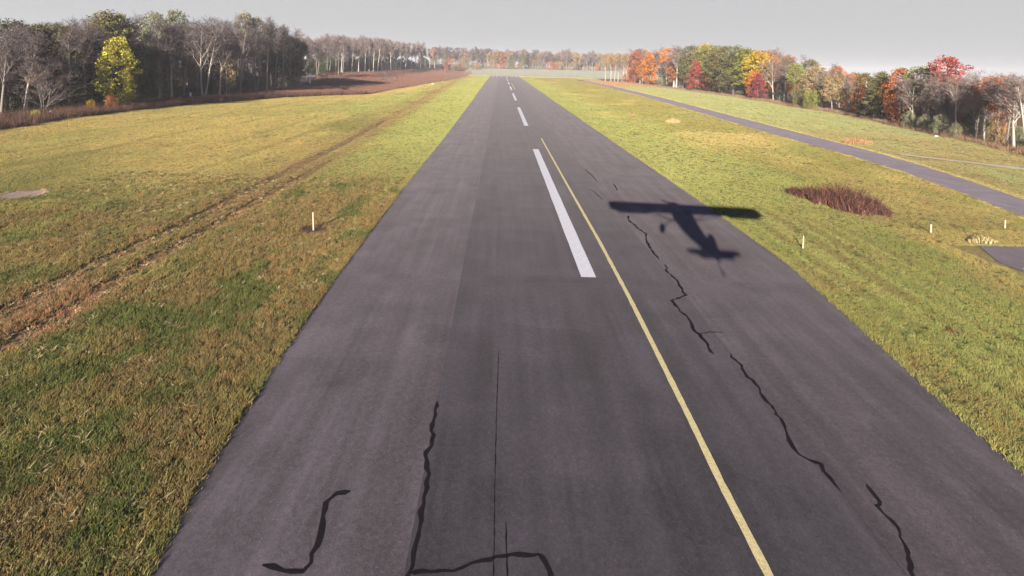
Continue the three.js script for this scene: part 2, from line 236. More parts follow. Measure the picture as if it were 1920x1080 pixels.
setting('track', (() => { const L = [[51.6, -67.6], [54.5, -64.2], [57.6, -60.4], [61, -57.5], [68, -53], [80, -46]], Q = L.map(([x, z], k) => [x + 0.9, z + 2.6 + k * 0.2]); const g = sheet(L, Q, 0.2, 1, 4), p = g.attributes.position; for (let i = 0; i < p.count; i++) p.setY(i, height(p.getX(i), p.getZ(i)) + 0.03); return g; })(), std([0.40, 0.33, 0.24]), 'pale sandy track leaving the taxiway towards the wood', 'track');

// ------------------------------------------------------------------ grass and weeds (nobody could count them)
function tuft(seed, n, h, spread, w, lean) {
  const R = rng(seed), s = new Shape();
  for (let k = 0; k < n; k++) {
    const a = R() * 6.283, r = Math.sqrt(R()) * spread, x = Math.cos(a) * r, z = Math.sin(a) * r, hh = h * (0.55 + 0.6 * R()), la = R() * 6.283, l = lean * hh * (0.3 + R()), f = R() * 3.14159, cx = Math.cos(f) * w, cz = Math.sin(f) * w, k2 = 0.75 + 0.5 * R();
    const m = V(x + Math.cos(la) * l * 0.35, hh * 0.6, z + Math.sin(la) * l * 0.35), t = V(x + Math.cos(la) * l, hh, z + Math.sin(la) * l), A = V(x - cx, -0.02, z - cz), B = V(x + cx, -0.02, z + cz), C = V(m.x + cx * 0.7, m.y, m.z + cz * 0.7), D = V(m.x - cx * 0.7, m.y, m.z - cz * 0.7);
    s.quad(A, B, C, D, [k2, k2, k2]); s.tri(D, C, t, [k2, k2, k2]);
  }
  return s.done();
}
function scatter(name, label, category, geo, mat, spots) {        // spots: [x, y, z, size, tall, turn, r, g, b]
  const m = new THREE.InstancedMesh(geo, mat, spots.length), M = new THREE.Matrix4(), q = new THREE.Quaternion(), up = V(0, 1, 0), col = new THREE.Color();
  spots.forEach((s, k) => { m.setMatrixAt(k, M.compose(V(s[0], s[1], s[2]), q.setFromAxisAngle(up, s[5]), V(s[3], s[4], s[3]))); m.setColorAt(k, col.setRGB(s[6], s[7], s[8])); });
  m.name = numbered(name); m.userData = { label, category, kind: 'stuff' }; shade(m); scene.add(m); return m;
}
const blade = new THREE.MeshPhysicalMaterial({ vertexColors: true, roughness: 0.8, specularIntensity: 0.3, side: THREE.DoubleSide });
{
  const R = rng(77), near = [], far = [];
  const put = (list, x, z, size, tall) => {
    if (paved(x, z, -0.14)) return; if (x < along(HEDGE, z) - 1 || x > along(BASE_R, z) + 1) return;
    if (onTrail(x, z) && R() < 0.94) return;
    const rut = rutted(x, z); if (rut > 0.55 && R() < 0.85 && z > -90) return;
    if (Math.hypot(x + 34.8, z + 36.9) < 1.3 || Math.hypot(x + 11.1, z + 30.6) < 0.62) return;
    const c = cover(x, z), coarse = x < 0 && withered(x, z) > 0.1 + 0.8 * R(), j = coarse ? 0.7 + 0.6 * R() : 0.86 + 0.28 * R(), w = coarse ? R() : 0.1 + 0.9 * R(), h = w < 0.16 ? [1.35, 1.05, 0.85] : w < 0.3 ? [0.75, 0.95, 0.7] : [1, 1.02, 0.9];
    list.push([x, height(x, z), z, size * (0.6 + 0.8 * R()), tall * (0.45 + 0.9 * R() * (0.6 + 0.8 * vnoise(x * 0.8, z * 0.8))), R() * 6.283, c[0] * j * h[0], c[1] * j * h[1], c[2] * j * h[2]]);
  };
  for (let z = -8.5; z > -470;) {
    const d = -z, dz = Math.max(0.25, d * 0.02), rho = 165 * Math.pow(Math.min(1, 15 / d), 1.5), x0 = Math.max(-1.12 * d - 3, along(HEDGE, z) - 1), x1 = Math.min(1.12 * d + 3, along(BASE_R, z) + 1);
    for (const [a, b] of [[x0, along(EDGE_L, z) + 0.05], [along(EDGE_R, z) - 0.05, x1]]) { if (b <= a) continue; const n = Math.round((b - a) * dz * rho); for (let k = 0; k < n; k++) { const x = lerp(a, b, R()), q = z - R() * dz, fine = R() < step(70, 30, d), th = x < 0 ? withered(x, q) : 0; put(fine ? near : far, x, q, fine ? 0.9 + d * 0.014 : 0.75 + Math.max(0, d - 45) * 0.009, (fine ? 1 : 0.95 + clamp((d - 45) * 0.006)) * lerp(0.85, 1.55, th)); } }
    z -= dz;
  }
  for (const [e, s] of [[EDGE_L, -1], [EDGE_R, 1]]) for (let z = -8; z > -160; z -= 0.03 + Math.max(0, -z - 30) * 0.003) put(near, along(e, z) + s * (-0.12 + 0.4 * R() * R()), z, 1.2, 1.35);   // longer tufts along the paving
  scatter('field_grass', 'short mixed green and brown grass covering the airfield beside the runway', 'grass', tuft(5, 15, 0.09, 0.075, 0.006, 0.95), blade, near);
  scatter('distant_grass', 'dry yellow green grass farther along the airfield', 'grass', tuft(6, 18, 0.095, 0.2, 0.014, 0.9), blade, far);
  const leafy = [], ros = tuft(9, 12, 0.09, 0.07, 0.02, 1.6);
  for (let k = 0; k < 15000; k++) { const z = -8.5 - 36 * Math.pow(R(), 1.5), lft = R() < 0.62, x = lft ? along(EDGE_L, z) - 0.1 - R() * Math.min(26, -z * 1.1) : along(EDGE_R, z) + 0.1 + R() * Math.min(16, -z * 0.7); if (paved(x, z, 0) || Math.hypot(x + 11.1, z + 30.6) < 0.8) continue; const w = R(), c = w < 0.4 ? [0.05, 0.065, 0.02] : w < 0.75 ? [0.11, 0.065, 0.03] : [0.3, 0.23, 0.12], j = 0.7 + 0.6 * R(); if (!lft && (R() < 0.8 || w > 0.75)) continue; leafy.push([x, height(x, z), z, 0.7 + 0.9 * R(), 0.7 + 0.8 * R(), R() * 6.28, c[0] * j, c[1] * j, c[2] * j]); }
  scatter('turf_weeds', 'broad leaved weeds and withered leaves scattered in the near turf', 'weeds', ros, blade, leafy);
  console.log('grass', near.length, far.length);
}
const stalks = tuft(8, 22, 1, 0.34, 0.013, 0.45);
{ // brown weed strip at the foot of the wood, red brown scrub beyond it, weeds along the other wood
  const R = rng(91), strip = [], scrub = [], other = [];
  for (let z = -58; z > -160; z -= 0.16) for (let k = 0; k < 5; k++) { const x = along(HEDGE, z) - 0.3 - R() * 9.5, c = mix3([0.055, 0.034, 0.025], [0.125, 0.064, 0.042], R()), t = 0.8 + 0.9 * R(); if (z < -140 && R() < 0.4) continue; strip.push([x, height(x, z), z + R() * 0.3, 0.9 + 0.6 * R(), t, R() * 6.28, ...c]); }
  for (let k = 0; k < 15000; k++) { const z = -150 - 420 * Math.pow(R(), 1.5), w = lerp(30, 62, step(-150, -300, z)), x = along(HEDGE, z) - 0.5 - R() * w; if (x < -97 || (Math.abs((x + 56) - (-(z + 179) * -0.6)) < 2.4 && z > -206)) continue; const c = mix3([0.20, 0.085, 0.055], [0.14, 0.095, 0.075], clamp(fbm(x / 8, z / 20, 3) * 1.6 - 0.3)); scrub.push([x, height(x, z), z, 1.3 + 1.2 * R(), 0.45 + 0.7 * R(), R() * 6.28, ...c]); }
  for (let z = -60; z > -380; z -= 0.22) for (let k = 0; k < 3; k++) { const x = along(BASE_R, z) - 0.6 + R() * 5; const c = mix3([0.15, 0.085, 0.06], [0.25, 0.17, 0.09], R()); other.push([x, height(x, z), z, 0.9 + 0.7 * R(), 0.35 + 0.6 * R(), R() * 6.28, ...c]); }
  for (let k = 0; k < 700; k++) { const z = -285 - R() * 95, x = 62 + R() * 26; other.push([x, height(x, z), z, 1.4, 0.5 + 0.4 * R(), R() * 6.28, 0.3, 0.14, 0.08]); }
  scatter('weed_strip', 'knee high brown dead weeds between the dry field and the tall bare wood', 'weeds', stalks, blade, strip);
  scatter('red_scrub', 'low red brown scrub past the end of the weed strip', 'scrub', stalks, blade, scrub);
  scatter('woodside_weeds', 'brown weeds at the foot of the wood beyond the taxiway', 'weeds', stalks, blade, other);
}

// ------------------------------------------------------------------ trees
const bendPath = (R, p, dir, len, n, wob, lift) => { const pts = [p.clone()], d = dir.clone(); for (let k = 0; k < n; k++) { d.x += (R() - 0.5) * wob; d.z += (R() - 0.5) * wob; d.y += (R() - 0.5) * wob * 0.5 + lift; d.normalize(); pts.push(pts[k].clone().addScaledVector(d, len / n)); } return pts; };
const onPath = (pts, t) => { const f = t * (pts.length - 1), k = Math.min(pts.length - 2, Math.floor(f)); return pts[k].clone().lerp(pts[k + 1], f - k); };
const sideways = (R, dir, ang) => { const a = R() * 6.283, o = V(Math.cos(a), 0, Math.sin(a)); o.addScaledVector(dir, -o.dot(dir)).normalize(); return dir.clone().multiplyScalar(Math.cos(ang)).addScaledVector(o, Math.sin(ang)); };
function bareTree(seed, o = {}) {                                   // ten metres tall: trunk with limbs, and a crown of twigs
  const { stems = 1, from = 0.38, wide = 1, slim = 1, limbs = 11, tw = 1 } = o, R = rng(seed), wood = new Shape(), twigs = new Shape();
  for (let s = 0; s < stems; s++) {
    const dir = V((R() - 0.5) * 0.12 + (stems > 1 ? (s - (stems - 1) / 2) * 0.26 : 0), 1, (R() - 0.5) * 0.12).normalize(), H = 9.3 - s * 0.8, r0 = 0.155 * slim * (stems > 1 ? 0.85 : 1);
    const trunk = bendPath(R, V((s - (stems - 1) / 2) * 0.25, -0.25, 0), dir, H, 7, 0.1, 0.03), rad = trunk.map((_, k) => r0 * (1 - 0.86 * k / 7) * (k ? 1 : 1.35)); wood.tube(trunk, rad, 7);
    const nl = Math.round(limbs / Math.sqrt(stems));
    for (let a = 0; a < nl; a++) {
      const t = lerp(from, 0.97, (a + R() * 0.8) / nl), len = (1 - t * 0.62) * 4.6 * (0.7 + 0.5 * R()) * wide, dl = sideways(R, dir, (0.42 + 0.35 * R()) * wide), l = bendPath(R, onPath(trunk, t), dl, len, 4, 0.35, 0.09), rl = Math.max(0.022, r0 * (1 - 0.86 * t) * 0.62);
      wood.tube(l, l.map((_, k) => rl * (1 - 0.8 * k / 4)), 5);
      for (let b = 0; b < 7; b++) {
        const tb = 0.22 + 0.78 * (b + R()) / 7, lb = bendPath(R, onPath(l, Math.min(1, tb)), sideways(R, dl, 0.5 + 0.4 * R()), len * 0.48 * (1.15 - 0.5 * tb) * (0.7 + 0.5 * R()), 3, 0.4, 0.06); wood.tube(lb, [rl * 0.42, rl * 0.33, rl * 0.24, 0.009], 4);
        for (let c = 0; c < 5; c++) {
          const q = onPath(lb, 0.25 + 0.75 * R()), e = lb[3].clone().sub(lb[0]).normalize(), dc = sideways(R, e, 0.45 + 0.5 * R()), lc = bendPath(R, q, dc, 0.75 * (0.6 + 0.8 * R()), 2, 0.4, 0.08), k0 = 0.8 + 0.4 * R(); twigs.tube(lc, [0.014 * tw, 0.011 * tw, 0.006 * tw], 3, [k0, k0, k0]);
          for (let d = 0; d < 5; d++) { const w = onPath(lc, 0.2 + 0.8 * R()), dw = sideways(R, dc, 0.5 + 0.5 * R()), tip = w.clone().addScaledVector(dw, 0.28 + 0.42 * R()), n = V(R() - 0.5, R() - 0.5, R() - 0.5).cross(dw).normalize().multiplyScalar(0.012 * tw); twigs.tri(w.clone().add(n), w.clone().sub(n), tip, [k0, k0, k0]); }
        }
      }
    }
  }
  return { trunk: wood.done(), crown: twigs.done() };
}
const ENVELOPE = { round: (t) => Math.sqrt(Math.max(0, 1 - (2 * t - 0.9) ** 2 / 1.25)), cone: (t) => Math.pow(1 - t, 0.75) * 1.05 + 0.06, tall: (t) => Math.pow(Math.sin(Math.PI * (0.12 + 0.86 * t)), 0.7), flame: (t) => (t < 0.25 ? 0.7 + t * 1.2 : Math.pow((1 - t) / 0.75, 0.6)) };
function leafyTree(seed, { shape = 'round', low = 0.22, wide = 2.6, clumps = 78, per = 66, leaf = 0.235, puff = 0.62 } = {}) {
  const R = rng(seed), wood = new Shape(), leaves = new Shape(), env = ENVELOPE[shape];
  const trunk = bendPath(R, V(0, -0.25, 0), V((R() - 0.5) * 0.06, 1, (R() - 0.5) * 0.06).normalize(), 9.4, 6, 0.07, 0.03); wood.tube(trunk, trunk.map((_, k) => 0.17 * (1 - 0.88 * k / 6) * (k ? 1 : 1.3)), 7);
  for (let k = 0; k < clumps; k++) {
    const t = Math.pow((k + R()) / clumps, 0.92), a = k * 2.399 + R() * 0.9, lump = 0.72 + 0.5 * vnoise(a * 0.9 + seed, t * 4), rr = env(t) * wide * lump * Math.sqrt(0.25 + 0.75 * R()), c = V(Math.cos(a) * rr, lerp(low, 0.97, t) * 10, Math.sin(a) * rr);
    if (k % 3 === 0) { const p0 = onPath(trunk, clamp((c.y - rr * 0.75) / 9.4, 0.08, 0.95)), p1 = p0.clone().lerp(c, 0.55); p1.y += 0.1; wood.tube([p0, p1, c], [0.055, 0.035, 0.012], 4); }
    const tone = 0.72 + 0.56 * R(), hue = (R() - 0.5) * 0.28, ps = puff * (0.7 + 0.6 * R()) * (shape === 'cone' ? 0.65 + 0.6 * (1 - t) : 1);
    for (let l = 0; l < per; l++) {
      const dir = V(R() * 2 - 1, R() * 2 - 1, R() * 2 - 1); if (dir.lengthSq() > 1) { l--; continue; }
      const p = c.clone().addScaledVector(dir.multiply(V(1, 0.72, 1)), ps), n = V(R() - 0.5, R() - 0.2, R() - 0.5).normalize(), u = V(R() - 0.5, R() - 0.5, R() - 0.5).cross(n).normalize(), v = n.clone().cross(u), s = leaf * (0.55 + 0.7 * R()), j = tone * (0.85 + 0.3 * R());
      leaves.quad(p.clone().addScaledVector(u, s * 0.5), p.clone().addScaledVector(v, s * 0.34).addScaledVector(n, s * 0.1), p.clone().addScaledVector(u, -s * 0.5), p.clone().addScaledVector(v, -s * 0.34).addScaledVector(n, s * 0.1), [j * (1 + hue), j, j * (1 - hue * 0.5)]);
    }
  }
  return { trunk: wood.done(), crown: leaves.done() };
}
const FORM = {
  bare: [bareTree(11, { tw: 1.3 }), bareTree(12, { from: 0.3, tw: 1.3 }), bareTree(13, { from: 0.45, wide: 0.85, tw: 1.3 }), bareTree(14, { stems: 2, from: 0.34, tw: 1.2 }), bareTree(15, { from: 0.42, wide: 1.1, limbs: 13, tw: 1.3 })],
  pole: [bareTree(21, { from: 0.55, wide: 0.62, slim: 0.95, limbs: 11, tw: 1.7 }), bareTree(22, { from: 0.55, wide: 0.75, limbs: 11, tw: 1.7 }), bareTree(23, { from: 0.45, wide: 0.65, slim: 0.9, tw: 1.7 })],
  mist: [bareTree(25, { from: 0.25, limbs: 14, tw: 3.2 }), bareTree(26, { from: 0.3, wide: 0.9, limbs: 13, tw: 3.2 }), bareTree(27, { from: 0.2, wide: 1.1, limbs: 14, tw: 3.2 })],
  brush: [bareTree(31, { stems: 3, from: 0.12, wide: 1.3, limbs: 16, tw: 1.4 }), bareTree(32, { stems: 3, from: 0.1, wide: 1.2, limbs: 15, tw: 1.4 })],
  round: [leafyTree(41), leafyTree(42, { wide: 2.9, low: 0.18 }), leafyTree(43, { wide: 2.3, low: 0.25 })],
  high: [leafyTree(51, { low: 0.52, wide: 2.2, clumps: 50 }), leafyTree(52, { low: 0.6, wide: 1.9, clumps: 40 })],
  cone: [leafyTree(61, { shape: 'cone', low: 0.08, wide: 2.7, clumps: 84 }), leafyTree(62, { shape: 'cone', low: 0.1, wide: 2.4 })],
  flame: [leafyTree(71, { shape: 'flame', low: 0.1, wide: 2.5, clumps: 84 }), leafyTree(72, { shape: 'tall', low: 0.08, wide: 2.2, clumps: 84 })],
  oval: [leafyTree(75, { shape: 'tall', low: 0.06, wide: 2.35, clumps: 96, per: 70 })],
  bush: [leafyTree(81, { low: 0.02, wide: 5.5, clumps: 70, per: 60, leaf: 0.42, puff: 1.5 }), leafyTree(82, { low: 0.02, wide: 6.5, clumps: 76, per: 60, leaf: 0.42, puff: 1.5 })],
};
const leafMat = (c) => new THREE.MeshPhysicalMaterial({ color: rgb(...c), vertexColors: true, roughness: 0.8, specularIntensity: 0.35, side: THREE.DoubleSide });
const bark = (c) => new THREE.MeshPhysicalMaterial({ color: rgb(...c), roughness: 0.9, specularIntensity: 0.3 });
const BARK = { grey: bark([0.175, 0.15, 0.13]), pale: bark([0.36, 0.31, 0.26]), white: bark([0.37, 0.30, 0.24]), brown: bark([0.085, 0.065, 0.055]) };
const LEAF = {
  twig: leafMat([0.095, 0.072, 0.072]), twigpale: leafMat([0.17, 0.125, 0.11]),
  yellowgreen: leafMat([0.30, 0.27, 0.035]), olive: leafMat([0.115, 0.105, 0.037]), moss: leafMat([0.16, 0.165, 0.032]), gold: leafMat([0.40, 0.26, 0.02]), orange: leafMat([0.45, 0.155, 0.025]), rust: leafMat([0.31, 0.095, 0.035]), red: leafMat([0.27, 0.055, 0.04]), maroon: leafMat([0.22, 0.045, 0.06]), tan: leafMat([0.27, 0.185, 0.09]), pine: leafMat([0.05, 0.065, 0.03]), sage: leafMat([0.165, 0.16, 0.09]),
};
const treeR = rng(5151);
function tree([x, z, h], form, leaf, label, group, wood = 'grey', widen = 1, name) {
  const set = FORM[form], f = set[Math.floor(treeR() * set.length)], isBush = form === 'bush', k = h / 10;
  const t = thing(name ?? (isBush ? 'shrub' : form === 'bare' || form === 'pole' || form === 'mist' || form === 'brush' ? 'bare_tree' : 'leafy_tree'), label, isBush ? 'shrub' : 'tree', [x, height(x, z), z], treeR() * 6.283, group);
  t.scale.set(k * widen, k, k * widen);
  part(isBush ? 'stem' : 'trunk', f.trunk, BARK[wood], t); part(isBush ? 'foliage' : 'crown', f.crown, LEAF[leaf], t);
  return t;
}
// the wood past the brown weed strip
const ROW = (z) => (z > -90 ? 'by the fanned bare tree' : z > -115 ? 'by the yellow green tree' : z > -140 ? 'by the low tan leafed tree' : z > -162 ? 'past the low tan leafed tree' : 'by the dark corner evergreen');
const W1 = (p, f, b) => (f === 'pole' ? 'slim' : 'spreading') + ' leafless ' + b + ' barked tree ' + (p[0] > -83 ? 'in the front rank ' : p[0] > -95 ? 'in the second rank ' : 'deep in the wood ') + ROW(p[1]), G1 = 'bare trees behind the brown weed strip';
for (const [p, f, b] of [
  [[-76.2, -77.1, 14], 'bare', 'grey'], [[-80.1, -85.4, 13.6], 'bare', 'pale'], [[-78.4, -83, 12.8], 'pole', 'pale'], [[-79.9, -93.6, 15.2], 'bare', 'grey'], [[-81.5, -99.2, 15.8], 'bare', 'grey'], [[-85.4, -107.6, 15.7], 'bare', 'pale'], [[-84.8, -105.2, 14.9], 'bare', 'grey'],
  [[-83.5, -123.8, 18.2], 'bare', 'grey'], [[-81.3, -124.8, 17.7], 'pole', 'pale'], [[-81, -129.1, 17.7], 'bare', 'grey'], [[-75.9, -129.1, 19.3], 'bare', 'pale'], [[-74.5, -133.7, 17], 'bare', 'pale'], [[-75.4, -146.1, 21], 'bare', 'grey'], [[-76.3, -157.3, 21.1], 'bare', 'grey'], [[-75.9, -163.8, 22.2], 'pole', 'pale'], [[-76.5, -170.8, 21.3], 'pole', 'grey'], [[-75.6, -174.9, 20.7], 'pole', 'grey'], [[-74.7, -179.5, 19.7], 'bare', 'grey'],
]) tree(p, f, 'twig', W1(p, f, b), G1, b);
tree([-73.5, -184.6, 17], 'round', 'pine', 'dark evergreen tree at the far corner of the wood behind the weed strip');
for (const p of [[-78, -188, 18.5], [-82.5, -186, 19], [-87, -190, 19], [-76.5, -181, 14], [-92, -194, 19], [-81, -196, 15]]) tree(p, 'round', 'pine', 'dark evergreen behind the corner of the wood shading the scrub', 'evergreens at the corner of the wood', 'brown');
tree([-73.6, -96.6, 14], 'oval', 'yellowgreen', 'bright yellow green leafy tree standing before the bare wood', undefined, 'brown', 1.0);
tree([-71.4, -92.6, 3], 'bush', 'rust', 'small red brown shrub at the foot of the yellow green tree', undefined, 'brown', 0.5);
tree([-74.1, -136.5, 10.8], 'round', 'tan', 'low tan leafed tree among the pale trunks behind the weed strip', undefined, 'pale', 0.9);
tree([-76.9, -85.2, 8.5], 'brush', 'twigpale', 'low many stemmed bare tree with fanned branches behind the weed strip', undefined, 'grey');
for (const [p, l] of [[[-88.4, -91.2, 16.2], 'pine'], [[-88.5, -97, 16], 'olive'], [[-86.6, -100.2, 16.2], 'olive'], [[-89.6, -114.1, 20.3], 'olive'], [[-89.8, -117.5, 20], 'olive'], [[-84.5, -98, 14.8], 'olive'], [[-87, -108, 16.5], 'olive']]) tree(p, 'high', l, 'tall tree with an olive green top above the bare wood', 'olive topped trees behind the weed strip', 'brown', 1.1);
for (const p of [[-92.1, -133.3, 22], [-90.3, -139.3, 23.3], [-84.9, -166.1, 25.6], [-82.9, -170.4, 24.5]]) tree(p, 'high', 'sage', 'tallest tree of the bare wood with a thin grey green top', 'grey green treetops above the bare wood', 'grey', 0.75);
tree([-71.2, -77.4, 1.5], 'bush', 'yellowgreen', 'small yellow shrub beside the weed strip under two pale trunks', undefined, 'brown', 0.7); tree([-73.4, -90.5, 2.2], 'bush', 'gold', 'golden shrub between the weed strip and the fanned bare tree', undefined, 'brown', 0.55);
{ // deeper rows of the same wood
  const R = rng(600); let n = 0;
  for (let k = 0; k < 420 && n < 104; k++) { const z = -66 - R() * 125, x = -83 - Math.pow(R(), 1.2) * 34 + (z > -80 ? 3 : 0); if (x / z > 1.14) continue; const h = lerp(13.5, 19.5, step(-80, -160, z)) * (0.86 + 0.22 * R()); n++; const w = R(); if (w < 0.3) tree([x, z, h * 0.8], 'round', 'pine', 'dark evergreen standing deep in the wood ' + ROW(z), 'evergreens deep in the wood', 'brown'); else { const f = w < 0.55 ? 'pole' : 'bare', q = w < 0.45 || w > 0.8 ? 'brown' : 'grey'; tree([x, z, h], f, w < 0.6 ? 'twig' : 'twig', W1([x, z], f, q), G1, q); } }
  for (let k = 0; k < 60; k++) { const z = -68 - R() * 122, x = -77.5 - R() * 16; tree([x, z, 2.4 + 3.4 * R()], 'bush', R() < 0.6 ? 'pine' : 'olive', 'dark leafy shrub between the trunks of the wood ' + ROW(z), 'undergrowth shrubs in the bare wood', 'brown', 0.8); }
  for (let k = 0; k < 40; k++) { const z = -66 - R() * 122, x = -81 - R() * 22; tree([x, z, 6 + 4 * R()], 'brush', 'twig', 'dark leafless many stemmed tree inside the wood ' + ROW(z), 'thicket trees in the bare wood', 'brown'); }
}
// the second wood past the red brown scrub
const W2 = (z) => 'tall slim bare tree past the scrub, ' + (z > -330 ? 'near the shaded evergreens' : z > -430 ? 'at the near half of the long row' : z > -520 ? 'at the far half of the long row' : 'where the row meets the far field'), G2 = 'bare trees past the red brown scrub';
for (const p of [[-88.4, -229.5, 16], [-87.1, -239.4, 17], [-87.3, -254.7, 17.5], [-87.2, -270.9, 18.2], [-91, -290, 19.5]]) tree(p, 'bare', 'twig', 'spreading bare tree in the shade where the red scrub begins', 'shaded bare trees by the scrub');
for (const p of [[-95.7, -302.4, 20.1], [-96.2, -325.6, 21.3], [-96.6, -341.6, 22.1], [-96.8, -358.4, 23], [-97, -370.8, 23.6], [-97.4, -384.4, 24.3], [-97.7, -399.2, 25], [-98, -414.7, 25.8], [-98.4, -431.6, 26.3], [-98.7, -451.9, 26.8], [-99.1, -474.1, 26.8], [-98.3, -490.5, 26.6], [-96, -505.4, 26], [-93.2, -519.7, 25.4], [-89.9, -532.3, 24.4], [-87.1, -543.1, 23.7], [-84, -556.2, 22.8], [-80.9, -572, 22], [-77.8, -589.4, 21.2]]) tree(p, 'pole', 'twigpale', W2(p[1]), G2, 'pale');
{ const R = rng(611); for (let k = 0; k < 84; k++) { const z = -235 - R() * 360, x = lerp(-101, -84, step(-480, -600, z)) - 4 - R() * 34; tree([x, z, lerp(17, 25, step(-230, -420, z)) * (0.88 + 0.2 * R())], R() < 0.4 ? 'pole' : 'mist', R() < 0.7 ? 'twigpale' : 'twigpale', W2(z), G2, R() < 0.4 ? 'pale' : 'grey'); }
  for (const p of [[-98, -262, 9], [-93, -247, 8], [-97, -285, 10], [-104, -300, 12], [-95, -232, 9], [-101, -252, 11], [-92, -262, 6], [-99, -275, 9], [-90, -246, 6]]) tree(p, 'round', 'pine', 'dark low evergreen in the shade behind the red brown scrub', 'dark evergreens behind the scrub', 'brown');
  for (let k = 0; k < 64; k++) { const z = -285 - R() * 345, x = lerp(-101, -80, step(-480, -620, z)) - 2 - R() * 22; tree([x, z, 5 + 7 * R()], 'bush', R() < 0.5 ? 'pine' : 'olive', (z > -360 ? 'dark shrub between the slim trunks near the shaded evergreens' : z > -480 ? 'dark shrub between the slim trunks midway along the row' : 'dark shrub between the slim trunks towards the far field'), 'shrubs between the slim trunks', 'brown', 0.75); } }
// the far tree line across the end of the runway
{ const R = rng(622), kinds = [['mist', 'twigpale', 'hazy bare tree in the far row across the end of the runway'], ['mist', 'twigpale', 'hazy bare tree in the far row across the end of the runway'], ['round', 'rust', 'hazy rust coloured tree in the far row across the end of the runway'], ['round', 'olive', 'hazy olive tree in the far row across the end of the runway'], ['round', 'tan', 'hazy tan tree in the far row across the end of the runway'], ['mist', 'twig', 'hazy grey brown tree in the far row across the end of the runway']];
  for (let k = 0; k < 99; k++) { const row = Math.floor(k / 33), x = -92 + (k % 33) * 8.4 + (R() - 0.5) * 6, z = -675 - row * 26 - R() * 22 - Math.max(0, x) * 0.35, [f, l, t] = kinds[Math.floor(R() * kinds.length)]; tree([x, z, (21 + 5 * R()) * (x > 90 ? 1.05 : 1)], f, l, t.split(' in ')[0] + (row ? ' in the rear' : ' in front') + ' of the far row, ' + (x < -35 ? 'past the red scrub' : x < 30 ? 'straight beyond the runway end' : x < 80 ? 'past the open pale field' : 'next to the white trunks'), 'trees of the far row', 'grey', 1.15); }
  for (let k = 0; k < 46; k++) { const x = -96 + k * 6.2 + R() * 4, z = -668 - R() * 40 - Math.max(0, x) * 0.35; tree([x, z, 6 + 6 * R()], 'bush', ['sage', 'tan', 'rust', 'olive'][Math.floor(R() * 4)], 'low hazy brush under the far row across the end of the runway', 'brush under the far row', 'grey', 0.8); }
  for (let k = 0; k < 9; k++) { const x = -62 + k * 5 + R() * 3, z = -560 - k * 11; tree([x, z, 5 + 3 * R()], 'bush', k % 3 ? 'sage' : 'rust', 'low hazy shrub where the scrub meets the far pale field', 'shrubs by the far field', 'grey', 0.6); } }
